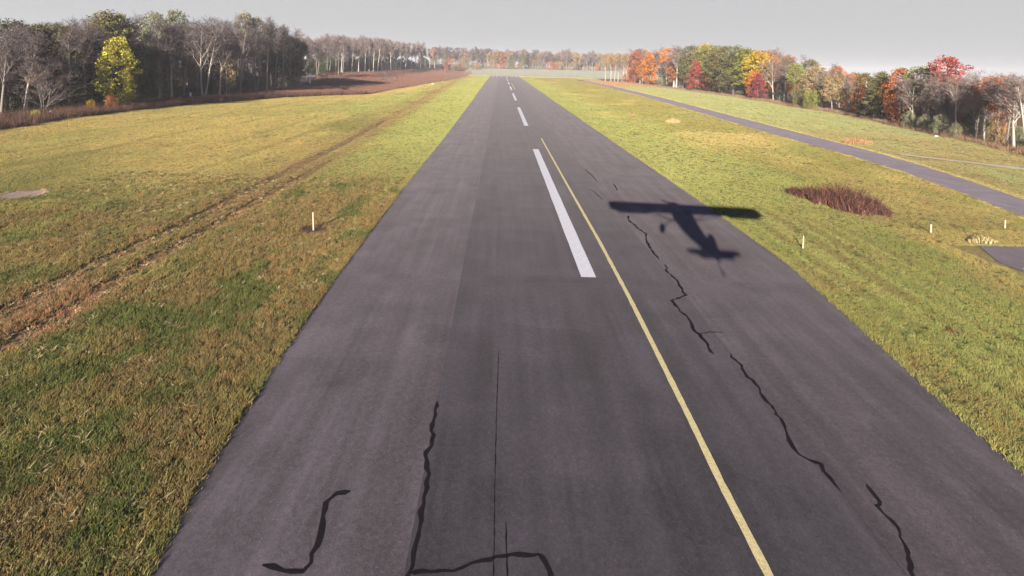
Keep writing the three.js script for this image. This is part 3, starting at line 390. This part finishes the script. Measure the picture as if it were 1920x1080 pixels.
// the coloured wood beyond the taxiway
const G3 = 'white trunked trees at the near end of the coloured wood';
for (const p of [[81.1, -392.1, 20.4], [82.8, -379.8, 19.7], [86.3, -383.6, 20.5], [84.4, -387, 20], [88, -379, 20.8], [92, -381, 21], [89.6, -385.9, 21], [90.6, -373.8, 19.8], [94.1, -377.5, 21.4]]) tree(p, 'pole', 'tan', 'slim white trunked tree where the wood beyond the taxiway ends', G3, 'pale', 0.85);
for (const [p, f, l, t, w, wd] of [
  [[94.3, -355.5, 22], 'bare', 'twigpale', 'bare brown tree next to the row of white trunks', 'grey', 1],
  [[95.5, -346.4, 24], 'round', 'rust', 'rust brown tree behind the tall orange and red maple', 'grey', 1],
  [[92.9, -317.3, 20.8], 'flame', 'orange', 'orange maple with red lower leaves at the taxiway wood', 'brown', 0.85],
  [[99.6, -321.7, 22.5], 'bare', 'twigpale', 'bare tree between the orange maple and two white trunks', 'grey', 1],
  [[103.9, -316, 24], 'high', 'orange', 'orange topped tree above two white trunks', 'pale', 0.9],
  [[98.7, -283.7, 22], 'bare', 'twigpale', 'white trunked bare tree before the olive crowns', 'pale', 1],
  [[100.6, -294, 22], 'pole', 'twigpale', 'second white trunk before the olive crowns, slimmer', 'pale', 1],
  [[101.3, -270, 23.5], 'round', 'olive', 'olive brown tree behind the pointed red maple', 'brown', 1],
  [[95.4, -247.2, 15.4], 'cone', 'red', 'pointed dark red maple at the edge of the mown grass', 'brown', 0.9],
  [[108.9, -270.4, 24.6], 'round', 'gold', 'yellow topped tree behind the red and the rust maple', 'brown', 0.95],
  [[105, -255, 23.2], 'round', 'moss', 'bright green round tree in the middle of the coloured wood', 'brown', 0.95],
  [[100.9, -240.3, 14.5], 'cone', 'rust', 'pointed rust maple beside the dark red maple', 'brown', 0.95],
  [[98.7, -225.9, 21.5], 'round', 'olive', 'large olive tree beside the pointed rust maple', 'brown', 1.1],
  [[96.6, -209.4, 21], 'round', 'olive', 'large olive and yellow tree in the densest part of the coloured wood', 'brown', 1.05],
  [[98.7, -203.2, 19.5], 'round', 'moss', 'green tree between the large olive and the golden tree', 'brown', 1],
  [[100.4, -197.2, 18.8], 'round', 'gold', 'golden orange tree above the small maroon maple', 'brown', 0.95],
  [[97.2, -193, 11], 'flame', 'orange', 'low orange tree between the large olive tree and the maroon maple', 'brown', 1],
  [[95.1, -186.5, 9.7], 'cone', 'maroon', 'small pointed maroon maple at the corner of the coloured wood', 'brown', 1.1],
  [[100.2, -185.4, 15.5], 'bare', 'twigpale', 'bare tree right behind the small maroon maple', 'pale', 0.9],
  [[99.5, -177, 14.5], 'bare', 'twigpale', 'spreading bare tree between the maroon maple and the tufted green tree', 'grey', 1],
  [[95.5, -163.8, 13.5], 'high', 'moss', 'thin tree with a tuft of green leaves at its top', 'grey', 0.8],
  [[93.1, -148.8, 12.5], 'round', 'tan', 'brown leafed tree behind the low olive shrubs', 'grey', 1],
  [[92, -139.9, 10], 'round', 'tan', 'smaller tan tree beside the shaded gap in the wood', 'grey', 1],
  [[97.6, -141.5, 9.6], 'bare', 'twigpale', 'low bare tree behind the shaded gap in the wood', 'grey', 1],
  [[91.1, -126.3, 10.7], 'flame', 'olive', 'yellowish olive tree next to the shaded gap', 'pale', 1.1],
  [[86.3, -114.3, 11.1], 'flame', 'olive', 'olive tree between the yellowish olive and the rust tree', 'brown', 1.1],
  [[84.7, -106.8, 11.9], 'flame', 'rust', 'rust red upright tree beside the olive pair', 'brown', 1],
  [[85.6, -102.4, 12.3], 'high', 'moss', 'tree with a wide yellow green top beside the rust upright tree', 'grey', 1.2],
  [[81.7, -99.8, 10.4], 'bare', 'twigpale', 'bare tree under the wide yellow green top', 'pale', 1],
  [[83.4, -94.6, 14.2], 'high', 'red', 'tallest red topped tree standing out above the wood', 'brown', 0.95],
  [[80.6, -92, 10.2], 'bare', 'twigpale', 'bare tree at the foot of the tallest red topped tree', 'grey', 1],
  [[78.3, -86.6, 10.2], 'bare', 'twigpale', 'twin white trunked bare tree behind the sage shrubs', 'pale', 1],
  [[79.2, -84, 10], 'bare', 'twigpale', 'bare tree between the twin white trunks and the rust topped tree', 'grey', 1],
  [[81.1, -82.4, 10.6], 'high', 'rust', 'rust topped tree among the last bare trees', 'grey', 1.1],
  [[76.6, -79.8, 9.6], 'pole', 'twigpale', 'single white trunk under the rust topped tree', 'pale', 1.2],
  [[77.9, -77.5, 10], 'bare', 'twigpale', 'bare tree behind the pale tan shrub', 'grey', 1],
  [[75.3, -73.9, 10], 'bare', 'twigpale', 'leaning white stemmed bare tree past the pale tan shrub', 'pale', 1],
  [[73.8, -70.5, 10.2], 'bare', 'twigpale', 'last white stemmed bare tree where the weeds reach the track', 'pale', 1],
]) tree(p, f, l, t, undefined, w, wd * (p[1] < -185 ? 1.38 : 1.2));
for (const p of [[86, -93, 7], [88, -97, 8], [84.5, -88.6, 6], [90, -101, 8], [83, -90, 5], [87, -105, 8.5], [85.5, -99.5, 6.5]]) tree(p, 'brush', 'twigpale', 'low many stemmed bare tree behind the tallest red topped tree', 'thicket behind the tall red topped tree', 'grey', 1.1);
for (const p of [[92, -352, 7], [97, -372, 9], [101, -382, 10], [90, -366, 6], [104, -392, 9]]) tree(p, 'bush', 'rust', 'rust brown shrub behind the row of white trunks', 'rust shrubs behind the white trunks', 'brown', 0.7);
tree([90.2, -151.8, 7], 'bush', 'olive', 'tall olive shrub under the tufted green tree', undefined, 'brown', 0.55); tree([88.5, -143.8, 5.4], 'bush', 'moss', 'round green shrub beside the tall olive shrub', undefined, 'brown', 0.6);
for (const [p, w] of [[[80, -98.6, 3.4], 0.7], [[79, -93.6, 3.1], 0.9], [[77.3, -88.3, 3.6], 0.8], [[76.6, -84.6, 2.6], 0.7]]) tree(p, 'bush', 'sage', 'grey green shrub at the foot of the tall red topped tree', 'sage shrubs by the mown grass', 'brown', w * 0.8);
tree([76.2, -77.2, 4.4], 'bush', 'tan', 'pale tan shrub between the white stems', undefined, 'brown', 0.4);
const SKYLINE = [[9.3, -60], [9.9, -80], [12.4, -95], [11, -110], [9.4, -130], [9.2, -148], [11.5, -165], [15.5, -185], [20, -210], [22, -400]];
{ const R = rng(633), MARK = [['row of white trunks', -380], ['orange maple', -317], ['white trunks before the olive crowns', -287], ['pointed red maple', -247], ['large olive trees', -217], ['small maroon maple', -186], ['tufted green tree', -164], ['shaded gap', -140], ['yellowish olive tree', -126], ['rust upright tree', -107], ['tall red topped tree', -94], ['rust topped tree', -82], ['pale tan shrub', -77]], mark = (z) => MARK.reduce((m, q) => (Math.abs(q[1] - z) < Math.abs(m[1] - z) ? q : m))[0]; let n = 0;
  for (let k = 0; k < 500 && n < 96; k++) { const z = -66 - R() * 310, x = along(BASE_R, z) + 7 + R() * 24; if (x / -z > 1.13) continue; n++; const h = along(SKYLINE, z) * (0.8 + 0.2 * R()), w = z < -185 ? 0.35 + 0.65 * R() : R(); tree([x, z, h], w < 0.62 ? 'bare' : 'round', w < 0.62 ? (w < 0.4 ? 'twigpale' : 'twigpale') : w < 0.75 ? 'rust' : w < 0.88 ? 'olive' : 'orange', (w < 0.62 ? 'leafless tree' : w < 0.75 ? 'rust leafed tree' : w < 0.88 ? 'olive leafed tree' : 'orange leafed tree') + (x - along(BASE_R, z) > 18 ? ' far back' : ' a rank back') + ' behind the ' + mark(z), w < 0.62 ? 'bare trees deep in the taxiway wood' : 'leafy trees deep in the taxiway wood', 'grey'); }
  for (let k = 0; k < 64; k++) { const z = -66 - R() * 260, x = along(BASE_R, z) + 4 + R() * 7; if (x / -z > 1.12) continue; tree([x, z, 2 + 3 * R()], 'bush', R() < 0.35 ? 'pine' : R() < 0.4 ? 'sage' : R() < 0.6 ? 'olive' : 'rust', 'low undergrowth shrub between the trunks near the ' + mark(z), 'undergrowth shrubs in the taxiway wood', 'brown', 0.7); } }

// ------------------------------------------------------------------ small things in the grass
const postWhite = std([0.36, 0.32, 0.22], { roughness: 0.6 }), darkCap = std([0.05, 0.045, 0.04]), steel = std([0.35, 0.34, 0.33], { metalness: 0.6, roughness: 0.5 });
function markerPost(x, z, h, w, cap, label, lean = 0) {
  const t = thing('marker_post', label, 'post', [x, height(x, z), z], 0.3); t.rotation.z = lean;
  const b = new THREE.CylinderGeometry(w * 0.46, w * 0.5, h, 10, 1); b.translate(0, h / 2 - 0.04, 0); part('post', b, postWhite, t);
  if (cap) { const c = new THREE.CylinderGeometry(w * 0.56, w * 0.56, h * 0.16, 10); c.translate(0, h - 0.02, 0); part('cap', c, darkCap, t); } else { const c = new THREE.SphereGeometry(w * 0.46, 10, 6, 0, 6.283, 0, 1.571); c.translate(0, h - 0.04, 0); part('cap', c, postWhite, t); }
  const s = new THREE.CylinderGeometry(w * 0.75, w * 0.9, 0.06, 10); s.translate(0, 0.01, 0); part('base', s, darkCap, t); return t;
}
markerPost(-11.11, -30.57, 1.12, 0.1, false, 'white marker post standing in a dark round bare patch', 0.05);
markerPost(17.93, -29.55, 0.8, 0.075, false, 'white marker post in green grass beside the lane with long cracks', -0.04);
markerPost(28.52, -33.18, 0.66, 0.12, true, 'short white marker post with a dark cap', -0.02);
markerPost(34.68, -34.47, 0.6, 0.09, false, 'small white marker post between the apron and the taxiway', -0.05);
{ // white sign post by the scrub and two white posts in the wood
  const t = thing('sign_post', 'white post with a short side arm in the shade by the red scrub', 'post', [-79.5, height(-79.5, -210), -210]);
  const b = new THREE.BoxGeometry(0.6, 2.9, 0.3); b.translate(0, 1.4, 0); part('post', b, std([0.8, 0.8, 0.82]), t); const a = new THREE.BoxGeometry(1.2, 0.45, 0.34); a.translate(0.55, 2.9, 0); part('arm', a, std([0.8, 0.8, 0.82]), t);
  for (const [x, z, h, l] of [[-76.5, -124.5, 1.5, 'white barrel shaped marker standing under the bare trees'], [-72.6, -81.6, 1.0, 'small white marker in the weeds under two pale trunks']]) { const m = thing('wood_marker', l, 'marker', [x, height(x, z), z]); const g = new THREE.LatheGeometry([[0, 0], [0.2, 0], [0.22, 0.1], [0.22, h * 0.9], [0.16, h], [0, h]].map((p) => new THREE.Vector2(...p)), 12); part('body', g, std([0.75, 0.73, 0.7]), m); const c = new THREE.TorusGeometry(0.22, 0.025, 6, 14); c.rotateX(1.571); c.translate(0, h * 0.6, 0); part('band', c, darkCap, m); }
}
function stone(x, z, s, label) { const g = new THREE.IcosahedronGeometry(s, 2), p = g.attributes.position; for (let i = 0; i < p.count; i++) { const v = V(p.getX(i), p.getY(i), p.getZ(i)), k = 0.8 + 0.4 * fbm(v.x * 3 / s * 0.3 + x, v.y * 3 / s * 0.3 + v.z / s, 2); p.setXYZ(i, v.x * k * 1.4, v.y * k * 0.7, v.z * k); } g.computeVertexNormals(); const o = shade(new THREE.Mesh(g, std([0.6, 0.54, 0.45]))); o.name = numbered('stone'); o.position.set(x, height(x, z) + s * 0.35, z); o.userData = { label, category: 'stone' }; scene.add(o); }
stone(-60.6, -137, 0.4, 'pale stone at the edge of the brown weed strip'); stone(74.6, -86.2, 0.22, 'pale stone at the edge of the mown grass by the sage shrubs'); stone(-33.2, -246, 0.4, 'pale stone at the tip of the red scrub');
// dark weed thicket and clumps
function clump(name, x, z, rx, rz, n, h, cols, label, seed, turn = 0) {
  const R = rng(seed), t = thing(name, label, 'weeds', [x, 0, z], turn);
  cols.forEach(([pn, c, share, k, side]) => { const s = new Shape(); for (let i = 0; i < n * share; i++) { const a = R() * 6.283, r = Math.sqrt(R()), px = Math.cos(a) * r * rx, pz = side ? rz * (0.55 + 0.5 * R()) : Math.sin(a) * r * rz, hh = h * k * (0.6 + 0.5 * R()) * (1 - 0.5 * r * r) * (0.55 + 0.75 * vnoise(px * 1.3 + seed, pz * 1.3)), wx = px * Math.cos(turn) + pz * Math.sin(turn) + x, wz = -px * Math.sin(turn) + pz * Math.cos(turn) + z, y0 = height(wx, wz), l = (n > 3000 ? 0.75 : 0.35) * hh, j = 0.7 + 0.6 * R(), w = (0.022 + 0.012 * R()) * (n > 3000 ? 0.6 : 1), f = R() * 3.14, tip = V(px + (R() - 0.5) * l * 2, y0 + hh, pz + (R() - 0.5) * l * 2), m = V(lerp(px, tip.x, 0.4), y0 + hh * 0.55, lerp(pz, tip.z, 0.4)), dx = Math.cos(f) * w, dz = Math.sin(f) * w; s.quad(V(px - dx, y0 - 0.05, pz - dz), V(px + dx, y0 - 0.05, pz + dz), V(m.x + dx, m.y, m.z + dz), V(m.x - dx, m.y, m.z - dz), [j, j, j]); s.tri(V(m.x - dx, m.y, m.z - dz), V(m.x + dx, m.y, m.z + dz), tip, [j, j, j]); } part(pn, s.done(), leafMat(c), t); });
}
{
  const R = rng(701), t = thing('weed_thicket', 'dark red brown weed thicket in the grass between runway and taxiway', 'weeds', [0, 0, 0]);
  const heads = [[24.7, -42.6, 0.5, 0.6], [25.3, -41.4, 0.8, 0.95], [25.9, -40.2, 1.0, 1.25], [26.8, -39.6, 1.15, 1.55], [26.5, -38.5, 0.9, 1.2], [27.7, -38.9, 1.1, 1.5], [28.3, -38.0, 0.8, 1.15], [27.4, -37.7, 0.7, 0.9], [29.0, -38.6, 0.6, 0.8], [25.2, -39.9, 0.5, 0.6], [28.9, -37.3, 0.45, 0.55]];
  for (const [name, col, n, k] of [['dark_stalks', [0.066, 0.032, 0.028], 400, 1], ['red_stalks', [0.15, 0.066, 0.043], 260, 0.95], ['dry_stems', [0.27, 0.17, 0.095], 40, 0.7]]) {
    const s = new Shape();
    for (const [hx, hz, hr, hh] of heads) for (let i = 0; i < n * hr; i++) {
      const a = R() * 6.283, r = hr * Math.pow(R(), 0.6) * 1.15, x = 26.9 + (hx - 26.9) * 0.9 + Math.cos(a) * r, z = -39.4 + (hz + 39.4) * 0.95 + Math.sin(a) * r * 0.8, y = height(x, z), h = hh * 1.2 * k * (0.35 + 0.75 * R()) * (1.15 - 0.6 * r / hr), w = 0.012 + 0.012 * R(), f = R() * 3.14, l = h * 0.5, tip = V(x + (R() - 0.5) * l * 2, y + h, z + (R() - 0.5) * l * 2), m = V(lerp(x, tip.x, 0.4), y + h * 0.6, lerp(z, tip.z, 0.4)), dx = Math.cos(f) * w, dz = Math.sin(f) * w, j = 0.65 + 0.7 * R();
      s.quad(V(x - dx, y - 0.05, z - dz), V(x + dx, y - 0.05, z + dz), V(m.x + dx, m.y, m.z + dz), V(m.x - dx, m.y, m.z - dz), [j, j, j]); s.tri(V(m.x - dx, m.y, m.z - dz), V(m.x + dx, m.y, m.z + dz), tip, [j, j, j]);
      for (let q = 0; q < 3; q++) { const o = m.clone().lerp(tip, R()), e = V((R() - 0.5) * 0.3, R() * 0.2, (R() - 0.5) * 0.3), g = V(R() - 0.5, R() - 0.5, R() - 0.5).multiplyScalar(0.06); s.tri(o, o.clone().add(g), o.clone().add(e), [j, j, j]); }
    }
    part(name, s.done(), leafMat(col), t);
  }
}
clump('dry_clump', 30.3, -31.5, 0.95, 0.25, 420, 0.5, [['stems', [0.3, 0.24, 0.11], 1, 1, false]], 'pale dry grass clump at the corner of the apron', 702);
clump('brown_clump', 28.8, -110, 0.8, 0.5, 300, 0.9, [['stems', [0.26, 0.16, 0.07], 1, 1, false]], 'small brown weed clump alone in the green beside the runway', 703);
clump('tan_clump', 33.6, -98, 1.4, 0.7, 420, 0.9, [['stems', [0.36, 0.24, 0.12], 1, 1, false]], 'wider tan weed clump in the yellow green grass', 704);
clump('orange_clump', 53.6, -75.5, 2.2, 1, 620, 0.9, [['stems', [0.32, 0.17, 0.08], 1, 1, false]], 'orange brown weed clump along the far side of the taxiway', 705);

// ------------------------------------------------------------------ the aeroplane that throws the shadow, behind and above the camera
{
  const plane = thing('aeroplane', 'white high winged tailwheel aeroplane flying low over the runway', 'aeroplane', [-0.38, 13.40, 6.07], 0); plane.rotation.order = 'YXZ'; plane.rotation.x = 0.17; plane.rotation.z = -0.03;
  const white = new THREE.MeshPhysicalMaterial({ color: rgb(0.75, 0.74, 0.7), roughness: 0.35, clearcoat: 0.5 }), black = std([0.02, 0.02, 0.02], { roughness: 0.6 }), glass = new THREE.MeshPhysicalMaterial({ color: rgb(0.1, 0.13, 0.15), roughness: 0.08 }), red = std([0.5, 0.04, 0.03], { roughness: 0.4 });
  const loft = (secs, n = 20) => { const p = [], idx = []; secs.forEach(([z, w, y0, y1, e], k) => { for (let s = 0; s < n; s++) { const a = s / n * 6.28319, c = Math.cos(a), q = Math.sin(a), f = (v) => Math.sign(v) * Math.pow(Math.abs(v), e); p.push(f(c) * w, (y0 + y1) / 2 + f(q) * (y1 - y0) / 2, z); if (k) { const b = k * n + s, d = k * n + (s + 1) % n; idx.push(b - n, d - n, b, d - n, d, b); } } }); for (const [k, flip] of [[0, 1], [secs.length - 1, 0]]) { const m = p.length / 3, [z, , y0, y1] = secs[k]; p.push(0, (y0 + y1) / 2, z); for (let s = 0; s < n; s++) { const b = k * n + s, d = k * n + (s + 1) % n; flip ? idx.push(m, d, b) : idx.push(m, b, d); } } const g = new THREE.BufferGeometry(); g.setAttribute('position', new THREE.Float32BufferAttribute(p, 3)); g.setIndex(idx); g.computeVertexNormals(); return g; };
  // origin: middle of the wing, nose towards -z
  const foil = (span, chord, thick, y, z, tip = 0.35, n = 22) => { const secs = []; for (let k = 0; k <= n; k++) { const x = (k / n - 0.5) * span, e = Math.max(0, Math.abs(x) - span / 2 + tip) / tip, c = chord * (1 - (span > 5 ? 0.2 : 0.42) * e * e); secs.push([x, c, thick * (1 - 0.5 * e * e)]); } const m = 16, p = [], idx = []; secs.forEach(([x, c, t], k) => { for (let s = 0; s < m; s++) { const a = s / m * 6.28319, u = (1 - Math.cos(a)) / 2, yy = Math.sin(a) * t * (1.1 - u) * 0.62 + 0.02; p.push(x, y + yy, z - chord * 0.5 + (chord - c) * 0.3 + u * c); if (k) { const b = k * m + s, d = k * m + (s + 1) % m; idx.push(b - m, b, d - m, d - m, b, d); } } }); for (const k of [0, n]) { const q = p.length / 3; p.push(secs[k][0], y + 0.02, z); for (let s = 0; s < m; s++) idx.push(q, k * m + s, k * m + (s + 1) % m); } const g = new THREE.BufferGeometry(); g.setAttribute('position', new THREE.Float32BufferAttribute(p, 3)); g.setIndex(idx); g.computeVertexNormals(); return g; };
  part('fuselage', loft([[-2.35, 0.2, -0.85, -0.45, 0.9], [-2.2, 0.38, -1.05, -0.35, 0.8], [-1.5, 0.42, -1.15, -0.28, 0.7], [-1.1, 0.43, -1.2, -0.22, 0.6], [-0.65, 0.46, -1.26, 0.03, 0.5], [0.7, 0.46, -1.26, 0.04, 0.5], [1.5, 0.42, -1.2, -0.08, 0.55], [3.3, 0.28, -0.98, -0.3, 0.65], [5.0, 0.07, -0.68, -0.46, 0.8]]), white, plane);
  part('wing', foil(11, 1.65, 0.22, 0.08, 0, 0.25), white, plane);
  for (const s of [-1, 1]) {
    const ail = new THREE.BoxGeometry(2.2, 0.03, 0.3); ail.translate(s * 3.9, 0.09, 0.92); part('aileron', ail, white, plane);
    for (const dz of [-0.45, 0.45]) part('strut', new THREE.TubeGeometry(new THREE.LineCurve3(V(s * 0.42, -1.1, -0.3), V(s * 2.9, 0.02, dz)), 1, 0.028, 6), white, plane);
    part('gear_leg', new THREE.TubeGeometry(new THREE.CatmullRomCurve3([V(s * 0.36, -1.15, -0.85), V(s * 0.75, -1.5, -0.88), V(s * 0.98, -1.86, -0.9)]), 8, 0.035, 6), black, plane);
    const wh = new THREE.Group(); wh.name = 'wheel'; wh.position.set(s * 1.06, -1.9, -0.9); plane.add(wh);
    const ty = new THREE.TorusGeometry(0.2, 0.11, 10, 20); ty.rotateY(1.571); part('tyre', ty, black, wh); const ri = new THREE.CylinderGeometry(0.12, 0.12, 0.15, 14); ri.rotateZ(1.571); part('rim', ri, white, wh);
    const win = new THREE.BoxGeometry(0.02, 0.42, 1.5); win.translate(s * 0.466, -0.32, 0.05); part('side_window', win, glass, plane);
    const dr = new THREE.BoxGeometry(0.015, 0.45, 0.8); dr.translate(s * 0.466, -0.8, 0); part('door', dr, red, plane);
  }
  part('stabiliser', foil(2.95, 0.68, 0.06, -0.5, 4.55, 0.8, 12), white, plane);
  for (const s of [-1, 1]) { const el = new THREE.BoxGeometry(0.85, 0.03, 0.26); el.translate(s * 0.52, -0.5, 4.96); part('elevator', el, white, plane); }
  const finS = new THREE.Shape([[3.5, -0.42], [4.4, 0.55], [4.75, 0.66], [4.98, 0.64], [4.98, -0.5]].map((q) => new THREE.Vector2(...q))), fin = new THREE.ExtrudeGeometry(finS, { depth: 0.05, bevelEnabled: true, bevelSize: 0.02, bevelThickness: 0.015, bevelSegments: 2 }); fin.translate(0, 0, -0.025); fin.rotateY(-Math.PI / 2); part('fin', fin, white, plane);
  const rudS = new THREE.Shape([[5.0, 0.64], [5.25, 0.54], [5.38, 0.1], [5.34, -0.5], [5.0, -0.66]].map((q) => new THREE.Vector2(...q))), rud = new THREE.ExtrudeGeometry(rudS, { depth: 0.05, bevelEnabled: false }); rud.translate(0, 0, -0.025); rud.rotateY(-Math.PI / 2); part('rudder', rud, red, plane);
  part('tail_spring', new THREE.TubeGeometry(new THREE.LineCurve3(V(0, -0.68, 4.85), V(0, -0.98, 5.3)), 1, 0.025, 6), black, plane); const tw = new THREE.TorusGeometry(0.08, 0.04, 8, 14); tw.rotateY(1.571); tw.translate(0, -1.04, 5.35); part('tailwheel', tw, black, plane);
  const wsS = new THREE.Shape([[-0.42, 0], [0.42, 0], [0.34, 0.62], [-0.34, 0.62]].map((q) => new THREE.Vector2(...q))), ws = new THREE.ExtrudeGeometry(wsS, { depth: 0.02, bevelEnabled: false }); ws.rotateX(0.95); ws.translate(0, -0.28, -1.2); part('windscreen', ws, glass, plane);
  const pr = new THREE.Group(); pr.name = 'propeller'; pr.position.set(0, -0.65, -2.42); pr.rotation.z = 1.2; plane.add(pr);
  for (const s of [0, Math.PI]) { const b = new THREE.SphereGeometry(0.5, 12, 8); b.scale(0.14, 0.98, 0.05); b.translate(0, 0.48, 0); b.rotateZ(s); part('blade', b, black, pr); } const sp = new THREE.ConeGeometry(0.17, 0.32, 16); sp.rotateX(-1.571); sp.translate(0, 0, -0.1); part('spinner', sp, red, pr);
}
renderer.render(scene, camera);
